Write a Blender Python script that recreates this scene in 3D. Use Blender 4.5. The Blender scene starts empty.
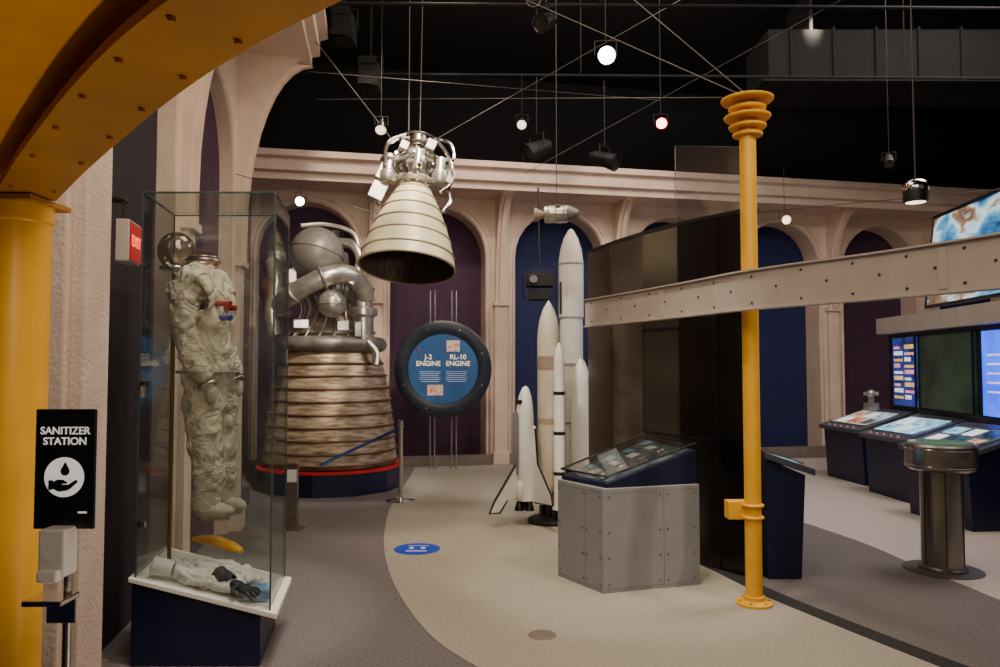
import bpy, math, random, bmesh
from mathutils import Vector, Matrix, Euler
random.seed(4)
scene=bpy.context.scene
col=scene.collection
R=math.radians
def lin(h):
    h=h.lstrip('#'); o=[]
    for i in (0,2,4):
        c=int(h[i:i+2],16)/255
        o.append(c/12.92 if c<=.04045 else ((c+.055)/1.055)**2.4)
    return o
MATS={}
def mat(name,hexc,rough=.6,metal=0.,var=.12,scale=6,bump=0.,bscale=80,em=0.,coat=0.,hex2=None,detail=4,stretch=None,ridged=False,bdist=.02):
    if name in MATS: return MATS[name]
    m=bpy.data.materials.new(name); m.use_nodes=True
    nt=m.node_tree; p=nt.nodes['Principled BSDF']; L=nt.links
    c=lin(hexc)
    tc=nt.nodes.new('ShaderNodeTexCoord'); mp=nt.nodes.new('ShaderNodeMapping')
    L.new(tc.outputs['Object'],mp.inputs['Vector'])
    if stretch: mp.inputs['Scale'].default_value=stretch
    n=nt.nodes.new('ShaderNodeTexNoise'); n.inputs['Scale'].default_value=scale; n.inputs['Detail'].default_value=detail
    L.new(mp.outputs['Vector'],n.inputs['Vector'])
    r=nt.nodes.new('ShaderNodeValToRGB')
    r.color_ramp.elements[0].position=.32; r.color_ramp.elements[1].position=.68
    if hex2:
        c2=lin(hex2); r.color_ramp.elements[0].color=(*c,1); r.color_ramp.elements[1].color=(*c2,1)
    else:
        r.color_ramp.elements[0].color=(*[x*(1-var) for x in c],1)
        r.color_ramp.elements[1].color=(*[min(1,x*(1+var)) for x in c],1)
    L.new(n.outputs['Fac'],r.inputs['Fac']); L.new(r.outputs['Color'],p.inputs['Base Color'])
    p.inputs['Roughness'].default_value=rough; p.inputs['Metallic'].default_value=metal
    if coat: p.inputs['Coat Weight'].default_value=coat
    if em:
        L.new(r.outputs['Color'],p.inputs['Emission Color']); p.inputs['Emission Strength'].default_value=em
    if bump:
        n2=nt.nodes.new('ShaderNodeTexNoise'); n2.inputs['Scale'].default_value=bscale; n2.inputs['Detail'].default_value=3
        if ridged: n2.inputs['Distortion'].default_value=1.2; n2.inputs['Detail'].default_value=5
        L.new(tc.outputs['Object'],n2.inputs['Vector'])
        b=nt.nodes.new('ShaderNodeBump'); b.inputs['Strength'].default_value=bump; b.inputs['Distance'].default_value=bdist
        if ridged:
            s1=nt.nodes.new('ShaderNodeMath'); s1.operation='SUBTRACT'; s1.inputs[1].default_value=.5; L.new(n2.outputs['Fac'],s1.inputs[0])
            s2=nt.nodes.new('ShaderNodeMath'); s2.operation='ABSOLUTE'; L.new(s1.outputs[0],s2.inputs[0])
            s3=nt.nodes.new('ShaderNodeMath'); s3.operation='POWER'; s3.inputs[1].default_value=.6; L.new(s2.outputs[0],s3.inputs[0]); L.new(s3.outputs[0],b.inputs['Height'])
        else: L.new(n2.outputs['Fac'],b.inputs['Height'])
        L.new(b.outputs['Normal'],p.inputs['Normal'])
    MATS[name]=m; return m
def glassmat(name,tint,refl=.10):
    if name in MATS: return MATS[name]
    m=bpy.data.materials.new(name); m.use_nodes=True; nt=m.node_tree; nt.nodes.clear(); L=nt.links
    o=nt.nodes.new('ShaderNodeOutputMaterial'); t=nt.nodes.new('ShaderNodeBsdfTransparent'); g=nt.nodes.new('ShaderNodeBsdfGlossy')
    t.inputs['Color'].default_value=(*tint,1); g.inputs['Roughness'].default_value=.03
    lw=nt.nodes.new('ShaderNodeLayerWeight'); lw.inputs['Blend'].default_value=.25
    mu=nt.nodes.new('ShaderNodeMath'); mu.operation='MULTIPLY_ADD'; mu.inputs[1].default_value=.5; mu.inputs[2].default_value=refl*.4
    L.new(lw.outputs['Fresnel'],mu.inputs[0])
    mx=nt.nodes.new('ShaderNodeMixShader'); L.new(mu.outputs[0],mx.inputs['Fac']); L.new(t.outputs[0],mx.inputs[1]); L.new(g.outputs[0],mx.inputs[2])
    L.new(mx.outputs[0],o.inputs['Surface']); MATS[name]=m; return m
def screenmat(name,cols,scale=6,em=1.5,lo=.35,hi=.66,stretch=(1,1,1)):
    if name in MATS: return MATS[name]
    m=bpy.data.materials.new(name); m.use_nodes=True; nt=m.node_tree; p=nt.nodes['Principled BSDF']; L=nt.links
    tc=nt.nodes.new('ShaderNodeTexCoord'); mp=nt.nodes.new('ShaderNodeMapping'); mp.inputs['Scale'].default_value=stretch
    L.new(tc.outputs['Object'],mp.inputs['Vector'])
    n=nt.nodes.new('ShaderNodeTexNoise'); n.inputs['Scale'].default_value=scale; n.inputs['Detail'].default_value=8
    L.new(mp.outputs['Vector'],n.inputs['Vector'])
    r=nt.nodes.new('ShaderNodeValToRGB'); e=r.color_ramp.elements
    while len(e)<len(cols): e.new(.5)
    for i,c in enumerate(cols):
        e[i].position=lo+(hi-lo)*i/(len(cols)-1); e[i].color=(*lin(c),1)
    L.new(n.outputs['Fac'],r.inputs['Fac']); L.new(r.outputs['Color'],p.inputs['Base Color']); L.new(r.outputs['Color'],p.inputs['Emission Color'])
    p.inputs['Emission Strength'].default_value=em; p.inputs['Roughness'].default_value=.25
    MATS[name]=m; return m

def catmull(pts,k):
    if k<=1: return [Vector(p) for p in pts]
    P=[Vector(p) for p in pts]; o=[]
    for i in range(len(P)-1):
        a=P[max(0,i-1)];b=P[i];c=P[i+1];d=P[min(len(P)-1,i+2)]
        for j in range(k):
            t=j/k
            o.append(.5*((2*b)+(c-a)*t+(2*a-5*b+4*c-d)*t*t+(3*b-a-3*c+d)*t**3))
    o.append(P[-1]); return o
class B:
    def __init__(s,M=None): s.v=[];s.f=[];s.M=M or Matrix()
    def add(s,vs,fs):
        o=len(s.v); s.v+=[s.M@Vector(v) for v in vs]; s.f+=[tuple(i+o for i in f) for f in fs]; return s
    def box(s,c,d,rz=0,rx=0,ry=0):
        x,y,z=[k/2 for k in d]; E=Euler((rx,ry,rz)).to_matrix(); C=Vector(c)
        vs=[C+E@Vector(p) for p in ((-x,-y,-z),(x,-y,-z),(x,y,-z),(-x,y,-z),(-x,-y,z),(x,-y,z),(x,y,z),(-x,y,z))]
        return s.add(vs,[(0,3,2,1),(4,5,6,7),(0,1,5,4),(1,2,6,5),(2,3,7,6),(3,0,4,7)])
    def prism(s,poly,z0,z1):
        n=len(poly); a=z0 if isinstance(z0,(list,tuple)) else [z0]*n; b=z1 if isinstance(z1,(list,tuple)) else [z1]*n
        vs=[(p[0],p[1],a[i]) for i,p in enumerate(poly)]+[(p[0],p[1],b[i]) for i,p in enumerate(poly)]
        return s.add(vs,[tuple(range(n))[::-1],tuple(range(n,2*n))]+[(i,(i+1)%n,n+(i+1)%n,n+i) for i in range(n)])
    def xprism(s,prof,x0,x1):
        n=len(prof); vs=[(x0,p[0],p[1]) for p in prof]+[(x1,p[0],p[1]) for p in prof]
        return s.add(vs,[tuple(range(n)),tuple(range(n,2*n))[::-1]]+[(i,n+i,n+(i+1)%n,(i+1)%n) for i in range(n)])
    def yprism(s,prof,y0,y1):
        n=len(prof); vs=[(p[0],y0,p[1]) for p in prof]+[(p[0],y1,p[1]) for p in prof]
        return s.add(vs,[tuple(range(n)),tuple(range(n,2*n))[::-1]]+[(i,n+i,n+(i+1)%n,(i+1)%n) for i in range(n)])
    def lathe(s,prof,c=(0,0,0),n=32,axis=None,close=False):
        vs=[];fs=[]; C=Vector(c)
        Q=Matrix.Identity(3) if axis is None else Vector((0,0,1)).rotation_difference(Vector(axis)).to_matrix()
        m=len(prof)
        for (r,z) in prof:
            for i in range(n):
                a=2*math.pi*i/n; vs.append(C+Q@Vector((r*math.cos(a),r*math.sin(a),z)))
        for j in range(m-1+(1 if close else 0)):
            j2=(j+1)%m
            for i in range(n):
                k=(i+1)%n; fs.append((j*n+i,j*n+k,j2*n+k,j2*n+i))
        return s.add(vs,fs)
    def cyl(s,p0,p1,r0,r1=None,n=20):
        r1=r0 if r1 is None else r1; a=Vector(p0);b=Vector(p1);h=(b-a).length
        return s.lathe([(0,0),(r0,0),(r1,h),(0,h)],a,n,(b-a).normalized())
    def sph(s,c,r,n=20,e=(1,1,1)):
        k=n//2; prof=[(r*math.sin(math.pi*j/k),-r*math.cos(math.pi*j/k)) for j in range(k+1)]
        M=s.M; s.M=M@Matrix.Translation(c)@Matrix.Diagonal((*e,1)); s.lathe(prof,(0,0,0),n); s.M=M; return s
    def torus(s,c,Rr,r,n=32,m=10,axis=None):
        return s.lathe([(Rr+r*math.cos(2*math.pi*j/m),r*math.sin(2*math.pi*j/m)) for j in range(m)],c,n,axis,close=True)
    def tube(s,pts,r,n=8,k=1,closed=False,e=1.):
        P=catmull(pts,k); N=len(P)
        rr=r if isinstance(r,(list,tuple)) else None
        vs=[];fs=[];nv=None
        for i in range(N):
            if closed: t=P[(i+1)%N]-P[i-1]
            else: t=P[min(i+1,N-1)]-P[max(i-1,0)]
            t.normalize()
            if nv is None:
                nv=t.cross(Vector((0,0,1)));
                if nv.length<1e-3: nv=t.cross(Vector((0,1,0)))
            nv=(nv-t*nv.dot(t)).normalized(); bn=t.cross(nv)
            if rr:
                f=i/(N-1)*(len(rr)-1); q=min(int(f),len(rr)-2); rad=rr[q]+(rr[q+1]-rr[q])*(f-q)
            else: rad=r
            for j in range(n):
                a=2*math.pi*j/n; vs.append(P[i]+nv*math.cos(a)*rad+bn*math.sin(a)*rad*e)
        for i in range(N-(0 if closed else 1)):
            i2=(i+1)%N
            for j in range(n):
                k2=(j+1)%n; fs.append((i*n+j,i*n+k2,i2*n+k2,i2*n+j))
        if not closed: fs+= [tuple(range(n))[::-1],tuple(range((N-1)*n,N*n))]
        return s.add(vs,fs)
    def strip(s,path,prof,k=1):
        P=catmull([(p[0],p[1],0) for p in path],k); N=len(P); m=len(prof); vs=[];fs=[]
        for i in range(N):
            t=(P[min(i+1,N-1)]-P[max(i-1,0)]).normalized(); l=Vector((-t.y,t.x,0))
            for (o,z) in prof: vs.append(P[i]+l*o+Vector((0,0,z)))
        for i in range(N-1):
            for j in range(m):
                j2=(j+1)%m; fs.append((i*m+j,i*m+j2,(i+1)*m+j2,(i+1)*m+j))
        fs+=[tuple(range(m))[::-1],tuple(range((N-1)*m,N*m))]
        return s.add(vs,fs)
    def make(s,name,mt,parent=None,smooth=True,bevel=0,ang=35,loc=None,rot=None,label=None,cat=None,kind=None,group=None):
        me=bpy.data.meshes.new(name); me.from_pydata([tuple(v) for v in s.v],[],s.f)
        bm=bmesh.new(); bm.from_mesh(me); bmesh.ops.remove_doubles(bm,verts=bm.verts,dist=1e-5)
        bmesh.ops.recalc_face_normals(bm,faces=bm.faces); bm.to_mesh(me); bm.free()
        for p in me.polygons: p.use_smooth=smooth
        if smooth: me.set_sharp_from_angle(angle=R(ang))
        me.materials.append(mt)
        ob=bpy.data.objects.new(name,me); col.objects.link(ob)
        if parent: ob.parent=parent
        if loc: ob.location=loc
        if rot: ob.rotation_euler=rot
        if label: ob['label']=label
        if cat: ob['category']=cat
        if kind: ob['kind']=kind
        if group: ob['group']=group
        if bevel:
            b=ob.modifiers.new('b','BEVEL'); b.width=bevel; b.segments=2; b.limit_method='ANGLE'
        return ob
def thing(name,loc,label,cat,rot=(0,0,0),group=None):
    e=bpy.data.objects.new(name,None); col.objects.link(e); e.location=loc; e.rotation_euler=rot; e.empty_display_size=.1
    e['label']=label; e['category']=cat
    if group: e['group']=group
    return e
def text(s,size,mt,parent,loc,rot,name='lettering',ext=.001,align='CENTER',sp=1.0,**kw):
    c=bpy.data.curves.new('t','FONT'); c.body=s; c.size=size; c.extrude=ext; c.align_x=align; c.align_y='CENTER'; c.space_line=sp; c.offset=size*.012
    t=bpy.data.objects.new('t',c); col.objects.link(t); dg=bpy.context.evaluated_depsgraph_get()
    me=bpy.data.meshes.new_from_object(t.evaluated_get(dg)); bpy.data.objects.remove(t)
    me.materials.clear(); me.materials.append(mt)
    o=bpy.data.objects.new(name,me); col.objects.link(o); o.parent=parent; o.location=loc; o.rotation_euler=rot; return o
def skin(name,verts,edges,rad,mt,parent,root=0,sub=2,disp=0,dscale=.1):
    me=bpy.data.meshes.new(name); me.from_pydata(verts,edges,[]); me.materials.append(mt)
    o=bpy.data.objects.new(name,me); col.objects.link(o); o.parent=parent
    o.modifiers.new('s','SKIN').use_smooth_shade=True
    for i,r in enumerate(rad):
        me.skin_vertices[0].data[i].radius=r if isinstance(r,tuple) else (r,r)
        me.skin_vertices[0].data[i].use_root=(i==root)
    u=o.modifiers.new('u','SUBSURF'); u.levels=u.render_levels=sub
    if disp: wrinkle(o,disp,dscale)
    return o
def wrinkle(o,disp,dscale,depth=1):
    t=bpy.data.textures.new('w','CLOUDS'); t.noise_scale=dscale; t.noise_depth=depth
    d=o.modifiers.new('d','DISPLACE'); d.texture=t; d.strength=disp; d.mid_level=.5; d.texture_coords='LOCAL'

# ---------------- materials
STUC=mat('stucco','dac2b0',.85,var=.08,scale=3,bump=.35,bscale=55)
NAVYW=mat('navy_wall','14204e',.8,var=.15)
PURP=mat('purple_wall','442a42',.85,var=.15)
BLACK=mat('ceiling_black','050405',.95,var=.3)
BLK=mat('matte_black','101012',.5,var=.2)
GREYM=mat('painted_grey','8e8e90',.45,var=.06)
NAVY=mat('navy_laminate','0e1538',.45,var=.12)
WHITE=mat('white_paint','e6e4de',.4,var=.04)
YEL=mat('yellow_paint','eaae20',.4,var=.06,scale=10)
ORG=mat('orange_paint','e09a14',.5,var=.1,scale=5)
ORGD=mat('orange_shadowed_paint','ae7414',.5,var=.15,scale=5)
STEEL=mat('steel','a8a29a',.3,metal=1,var=.2,scale=12)
DSTEEL=mat('dark_steel','4a4642',.35,metal=1,var=.3,scale=10)
CHROME=mat('chrome','d0ceca',.15,metal=1,var=.05)
GLASS=glassmat('clear_glass',(.95,.98,.97))
GLASS2=glassmat('thin_glass',(.9,.92,.93),.2)
WIRE=mat('wire_grey','55504c',.5,metal=.5)
CARP=mat('carpet_grey','706a68',.95,scale=60,var=.3,bump=.4,bscale=300,detail=8)
CARPL=mat('carpet_beige','a39b8e',.95,scale=60,var=.13,bump=.3,bscale=300,detail=8)
CARPR=mat('carpet_light','bcb2ac',.95,scale=60,var=.12,bump=.3,bscale=300,detail=8)
STRIPE=mat('carpet_dark','2a2726',.95,scale=60,var=.25,bump=.3,bscale=300)

# ---------------- room
b=B(); b.box((3,5,-.05),(18,22,.1)); b.make('floor',CARP,smooth=False,kind='structure')
def sheet(pts,k,z,mt,nm):
    P=catmull([(p[0],p[1],0) for p in pts],k) if k>1 else [Vector((*p,0)) for p in pts]
    b=B(); b.prism([(p.x,p.y) for p in P],0.0005,z); return b.make(nm,mt,smooth=False,kind='structure')
left=[(p.x,p.y) for p in catmull([(-1.35,11.7,0),(-1.3,11,0),(-1.25,8.9,0),(-1.2,8.0,0),(-1.04,6.7,0),(-.78,5.5,0),(-.42,4.47,0),(-.05,3.9,0),(.6,3.1,0),(1.5,2.3,0)],6)]
right=[(p.x,p.y) for p in catmull([(2.9,2.9,0),(2.42,3.85,0),(2.05,4.7,0),(1.82,5.3,0),(1.62,6.0,0),(1.2,7.0,0),(.95,8,0),(1.0,10,0),(1.6,12.2,0)],6)]
sheet(left+right,1,.004,CARPL,'floor_inlay')
b=B(); b.strip([(2.95,2.9),(2.47,3.85),(2.1,4.7),(1.87,5.3),(1.67,6.0),(1.25,7.0)],[(-.07,.001),(.07,.001),(.07,.006),(-.07,.006)],6); b.make('floor_stripe',STRIPE,smooth=False,kind='structure')
rr=[(p.x,p.y) for p in catmull([(1.7,12.2,0),(2.3,9.6,0),(2.9,8.2,0),(3.25,6.8,0),(3.35,5.6,0),(3.6,4.7,0),(5,3.6,0)],6)]
sheet(rr+[(9,3.6),(9,13.4)],1,.004,CARPR,'floor_inlay')
b=B(); b.box((3,6.2,6.75),(18,19,.1)); b.make('ceiling',BLACK,smooth=False,kind='structure')
W=2.04
def archwall(M,bays,T,nm,panels,eave,brk,a=.77,spring=3.38,th=.4):
    b=B(M); n=14
    for i in bays:
        uc=i*W
        b.add([(uc-W/2,0,0),(uc-a,0,0),(uc-a,0,T),(uc-W/2,0,T)],[(0,1,2,3)])
        b.add([(uc+a,0,0),(uc+W/2,0,0),(uc+W/2,0,T),(uc+a,0,T)],[(0,1,2,3)])
        pts=[(uc-a,0)]+[(uc-a*math.cos(math.pi*j/n),spring+a*math.sin(math.pi*j/n)) for j in range(n+1)]+[(uc+a,0)]
        for j in range(1,n+1):
            p,q=pts[j],pts[j+1]
            b.add([(p[0],0,p[1]),(q[0],0,q[1]),(q[0],0,T),(p[0],0,T)],[(0,1,2,3)])
        for j in range(len(pts)-1):
            p,q=pts[j],pts[j+1]
            b.add([(p[0],0,p[1]),(q[0],0,q[1]),(q[0],th,q[1]),(p[0],th,p[1])],[(0,1,2,3)])
    lo=bays[0]*W-W/2; hi=bays[-1]*W+W/2
    b.box(((lo+hi)/2,.45,T-.1),(hi-lo,.9,.2))
    b.make('wall_'+nm,STUC,smooth=True,kind='structure')
    for i,pm in zip(bays,panels):
        c=B(M); c.box((i*W,th+.03,2.2),(W+.02,.06,4.4)); c.make('wall_'+nm+'_alcove',pm,smooth=False,kind='structure')
        c=B(M)
        for (aa,dd) in ((a+.03,.022),(a+.10,.014)):
            pp=[(i*W-aa,-.005,0.15)]+[(i*W-aa*math.cos(math.pi*j/n),-.005,spring+aa*math.sin(math.pi*j/n)) for j in range(n+1)]+[(i*W+aa,-.005,.15)]
            c.tube(pp,dd,6)
        c.make('trim_arch',STUC,kind='structure')
    c=B(M); e=T-4.72
    c.xprism([(0,4.32+e),(-.7,4.32+e),(-.7,4.42+e),(-.78,4.44+e),(-.78,4.6+e),(-.86,4.63+e),(-.86,4.72+e),(.4,4.72+e),(.4,4.6+e),(0,4.6+e)],eave[0],eave[1])
    c.make('trim_eave',STUC,smooth=False,kind='structure')
    for u in brk:
        c=B(M); q=[(0.0,2.6),(-.06,2.6)]+[(-.06-.64*(1-math.cos(R(t))),2.9+(1.42+e)*math.sin(R(t))) for t in range(0,91,9)]+[(0,4.32+e)]
        c.xprism(q,u-.085,u+.085)
        q2=[(-.0,2.55),(-.10,2.6)]+[(-.10-.62*(1-math.cos(R(t))),2.9+(1.36+e)*math.sin(R(t))) for t in range(0,91,9)]+[(0,4.3+e)]
        c.xprism(q2,u-.03,u+.03)
        c.box((u,-.03,1.3),(.2,.06,2.6)); c.box((u,-.05,2.6),(.26,.1,.06)); c.box((u,-.05,.1),(.26,.1,.2))
        c.make('trim_bracket',STUC,smooth=True,kind='structure')
aB=math.atan(.21)
MB=Matrix.Translation((-2.99,11.47,0))@Matrix.Rotation(aB,4,'Z')
archwall(MB,list(range(0,8)),4.72,'back',[PURP,PURP,NAVYW,NAVYW,NAVYW,PURP,NAVYW,NAVYW],(-1.0,7.5*W),[(i+.5)*W for i in range(0,7)])
b=B(MB); b.box((3.5*W,.9,5.7),(9*W,.1,2.2)); b.make('wall_upper',BLACK,smooth=False,kind='structure')
b=B(MB); b.box((3.5*W,-.03,.08),(8*W,.03,.16)); b.make('baseboard_back',mat('base_grey','7f7268',.7),smooth=False,kind='structure')
aL=math.atan2(.986,-.164)
ML=Matrix.Translation((-1.955,3.3,0))@Matrix.Rotation(aL,4,'Z')@Matrix.Translation((W/2,0,0))
archwall(ML,[0,1],5.1,'left',[mat('dark_plum','261a26',.85),PURP],(-W/2-.2,1.5*W+.15),[-W/2,W/2,1.5*W],th=.12)
ML2=Matrix.Translation((-1.955,3.3,0))@Matrix.Rotation(aL,4,'Z')
b=B(ML2); b.box((.02,-.05,2.5),(.5,.1,5)); b.box((-.02,-.075,2.5),(.3,.16,5)); b.make('trim_pier',STUC,smooth=False,bevel=.012,kind='structure')
b=B(ML2); b.box((-2.6,.1,2.5),(4.7,.2,5)); b.make('wall_near',NAVYW,smooth=False,kind='structure')
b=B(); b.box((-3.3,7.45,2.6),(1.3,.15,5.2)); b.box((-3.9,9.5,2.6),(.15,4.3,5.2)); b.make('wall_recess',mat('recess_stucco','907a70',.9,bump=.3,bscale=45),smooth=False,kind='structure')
b=B(); b.box((11.8,6,3.3),(.1,18,6.8)); b.make('wall_right',BLACK,smooth=False,kind='structure')
DK=mat('ceiling_iron','060606',.9,var=.3)
b=B(); b.box((3,8.2,6.3),(14,.08,.06)); b.box((3,8.2,5.9),(14,.08,.06))
for k in range(28):
    x=-4+k*.5; b.tube([(x,8.2,5.9),(x+.25,8.2,6.3),(x+.5,8.2,5.9)],.014,5)
for x in (-3,0,3,6,9): b.box((x,8.2,6.5),(.05,.05,.42))
b.make('roof_truss',DK,label='black painted steel lattice truss under the ceiling',cat='roof truss')
b=B(); b.box((5.9,10.2,5.75),(4.6,.9,.7)); b.box((5.9,10.2,5.4),(4.8,1.0,.04)); b.box((4.2,10.2,6.4),(.04,.8,.64)); b.box((7.6,10.2,6.4),(.04,.8,.64))
for k in range(8): b.box((3.9+k*.57,10.2,5.75),(.03,.96,.76))
b.make('air_duct',DK,smooth=False,label='black rectangular air duct hung below dark ceiling',cat='duct')
for y in (7.2,9.0):
    b=B(); b.tube([(-3.2,y,5.2),(9,y+.2,5.2)],.02,8)
    for x in (-2.5,1,5): b.tube([(x,y,5.2),(x,y,6.7)],.008,5)
    b.make('lighting_pipe',DK,label='black horizontal lighting pipe near the ceiling',cat='pipe',group='lighting pipes')

# ---------------- orange girder foreground
g=thing('ring_girder',(0,0,0),'orange painted curved steel girder carried by an orange column','girder')
path=[(.55,.38),(.3,.5),(0,.65),(-.21,.81),(-.356,.94),(-.5,1.09),(-.65,1.26),(-.83,1.47),(-1.06,1.75)]
def sp(o0,o1,z0,z1): return [(o0,z0),(o1,z0),(o1,z1),(o0,z1)]
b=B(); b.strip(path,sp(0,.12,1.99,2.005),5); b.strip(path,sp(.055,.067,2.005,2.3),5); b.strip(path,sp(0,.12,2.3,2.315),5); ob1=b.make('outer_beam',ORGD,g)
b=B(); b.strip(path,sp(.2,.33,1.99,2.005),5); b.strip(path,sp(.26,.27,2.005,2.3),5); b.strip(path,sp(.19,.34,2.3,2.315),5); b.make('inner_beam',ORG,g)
b=B(); b.strip(path,sp(.10,.22,2.03,2.04),5); b.make('web_plate',ORG,g)
b=B(); b.strip(path,sp(.32,.52,2.03,2.04),5); b.make('web_plate',ORG,g)
PP=catmull([(*p,0) for p in path],5)
rv=None
for i in range(10,len(PP)-1,4):
    t=(PP[i+1]-PP[i-1]).normalized(); l=Vector((-t.y,t.x,0))
    for o in (.02,.1):
        p=PP[i]+l*o
        if rv is None: b=B(); b.cyl((0,0,1.984),(0,0,1.99),.005,n=8); rv=b.make('bolt',ORGD,ob1,loc=(p.x,p.y,0))
        else: r2=rv.copy(); col.objects.link(r2); r2.location=(p.x,p.y,0)
c=thing('support_column',(-1.137,1.73,0),'round orange steel column with capped top','column')
b=B(); b.lathe([(0,0),(.14,0),(.14,.02),(.072,.03),(.072,1.93),(.076,1.935),(.076,1.975),(0,1.975)],n=40); b.make('shaft',YEL,c)
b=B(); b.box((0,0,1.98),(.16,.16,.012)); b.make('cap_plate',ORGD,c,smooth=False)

# ---------------- sanitizer sign
s=thing('sanitizer_stand',(-.921,1.58,0),'black sign on grey pole with a hand sanitizer dispenser below','sign')
K=.615
def zz(z): return 1.6+(z-1.6)*K
b=B(); b.cyl((0,.02,0),(0,.02,zz(1.4)),.009); b.lathe([(0,0),(.13,0),(.13,.012),(0,.02)],(0,.02,0)); b.make('pole',STEEL,s)
b=B(); b.box((0,0,zz(1.243)),(.207*K,.008,.41*K)); b.make('sign_panel',mat('sign_black','0d0d0f',.35,var=.05),s,smooth=False,bevel=.002)
SW=mat('sign_white','f2f2f0',.5,var=.02,em=.35)
text('SANITIZER\nSTATION',.036*K,SW,s,(0,-.005,zz(1.355)),(R(90),0,0),ext=.0006)
b=B(); b.cyl((0,-.0035,zz(1.215)),(0,-.0055,zz(1.215)),.068*K,n=40); b.make('icon_disc',SW,s)
SB=MATS['sign_black']
# open palm: cuff, palm, thumb and fingers stretching out
hand=[(-.052,1.172),(-.052,1.205),(-.038,1.205),(-.036,1.200),(-.022,1.207),(-.004,1.207),(.012,1.199),(.010,1.193),(-.006,1.193),(-.006,1.190),(.016,1.190),(.040,1.206),(.048,1.203),(.047,1.197),(.022,1.175),(.012,1.170),(-.016,1.166),(-.038,1.176),(-.040,1.172)]
b=B(); b.yprism([(x*K,zz(z)) for x,z in hand],-.0057,-.0068); b.make('hand_icon',SB,s,smooth=False)
dr=[(.004,1.268)]+[(.004+.0155*math.cos(R(t)),1.236+.0155*math.sin(R(t))) for t in range(20,-201,-20)]
b=B(); b.yprism([(x*K,zz(z)) for x,z in dr],-.0057,-.0068); b.make('drop_icon',SB,s,smooth=False)
b=B(); b.box((.065*K,-.0045,zz(1.095)),(.03*K,.001,.006*K)); b.make('small_mark',SW,s,smooth=False)
b=B(); b.box((0,-.02,zz(.97)),(.09*K,.05,.16*K)); b.box((0,-.045,zz(.9)),(.07*K,.03,.04*K)); b.make('dispenser',mat('dispenser_grey','b9b4ae',.35),s,smooth=False,bevel=.005)
b=B(); b.box((0,-.04,zz(.82)),(.13*K,.07,.012)); b.box((0,.0,zz(.77)),(.1*K,.012,.1*K)); b.make('drip_tray',CHROME,s,smooth=False,bevel=.003)
# exit sign
e=thing('exit_sign',(-1.80,3.56,2.19),'small red illuminated exit sign on a bracket','exit sign',rot=(0,0,R(12)))
b=B(); b.box((0,0,0),(.06,.2,.2)); b.make('housing',mat('exit_box','a09890',.5),e,smooth=False,bevel=.005)
RED=mat('exit_red','8c1014',.4,var=.05,em=.5)
b=B(); b.box((.033,0,0),(.006,.185,.18)); b.make('lens',RED,e,smooth=False)
text('EXIT',.075,mat('exit_letters','ff5040',.4,em=2.0),e,(.038,0,0),(R(90),0,R(90)))
b=B(); b.box((-.02,0,.15),(.012,.03,.12)); b.box((-.07,0,.21),(.12,.1,.012)); b.make('bracket',DSTEEL,e,smooth=False)

# ---------------- suit case
k=thing('display_case',(0,0,0),'tall glass display case on navy plinth with white sloped deck','display case')
dsl=-.165
LD=.62; LW=.72
def cp(u,d): return (-1.945+u+dsl*d,4.0+d)
q=[cp(0,0),cp(LW,0),cp(LW,LD),cp(0,LD)]
qi=[cp(-.02,.0),cp(LW-.05,.0),cp(LW-.05,LD-.02),cp(-.02,LD-.02)]
b=B(); b.prism(qi,0,[.445,.26,.26,.445]); b.make('plinth',NAVY,k,smooth=False,bevel=.006)
qo=[cp(-.03,-.03),cp(LW+.04,-.03),cp(LW+.04,LD+.03),cp(-.03,LD+.03)]
b=B(); b.prism(qo,[.45,.255,.255,.45],[.475,.285,.285,.475]); b.make('deck',WHITE,k,smooth=False,bevel=.004)
zt=2.54
for (A,Bq,za,zb) in ((q[0],q[1],.46,.29),(q[1],q[2],.29,.29),(q[3],q[2],.46,.29),(q[0],q[3],.46,.46)):
    dx,dy=Bq[0]-A[0],Bq[1]-A[1]; L=math.hypot(dx,dy); nx,ny=-dy/L*.004,dx/L*.004
    b=B(); b.prism([(A[0]-nx,A[1]-ny),(Bq[0]-nx,Bq[1]-ny),(Bq[0]+nx,Bq[1]+ny),(A[0]+nx,A[1]+ny)],[za+.02,zb+.02,zb+.02,za+.02],zt); b.make('glass_pane',GLASS,k,smooth=False)
b=B(); b.prism(q,zt,zt+.008); b.make('glass_top',GLASS,k,smooth=False)
EDGE=mat('glass_edge_silicone','3f4e4a',.25,var=.1)
b=B()
for p,z in zip(q,(.46,.29,.29,.46)): b.cyl((*p,z),(*p,zt),.005,n=6)
for i in range(4): b.tube([(*q[i],zt),(*q[(i+1)%4],zt)],.005,6)
b.make('edge_seal',EDGE,k)
for z in (1.5,.75): b=B(); b.box((q[0][0]+.03,q[0][1]-.008,z),(.04,.02,.03)); b.make('latch',CHROME,k,smooth=False)
SX,SY=-1.70,4.32
b=B(); b.cyl((-1.90,4.3,.45),(-1.90,4.3,2.13),.011); b.tube([(-1.90,4.3,1.9),(-1.86,4.31,1.95),(-1.80,4.32,1.98)],.01,8,4); b.make('suit_stand',mat('brass','a87f3a',.35,metal=1),label='thin brass pole holding the suit upright',cat='stand')
h=thing('bubble_helmet',(-1.88,4.28,2.14),'clear bubble helmet with metal neck ring on top of a pole','helmet')
b=B(); b.sph((0,0,.12),.105,28,(1,1,1.08)); b.make('visor',glassmat('bubble',(.65,.6,.55),.4),h)
b=B(); b.torus((0,0,.02),.08,.013); b.make('neck_ring',CHROME,h)
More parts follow.
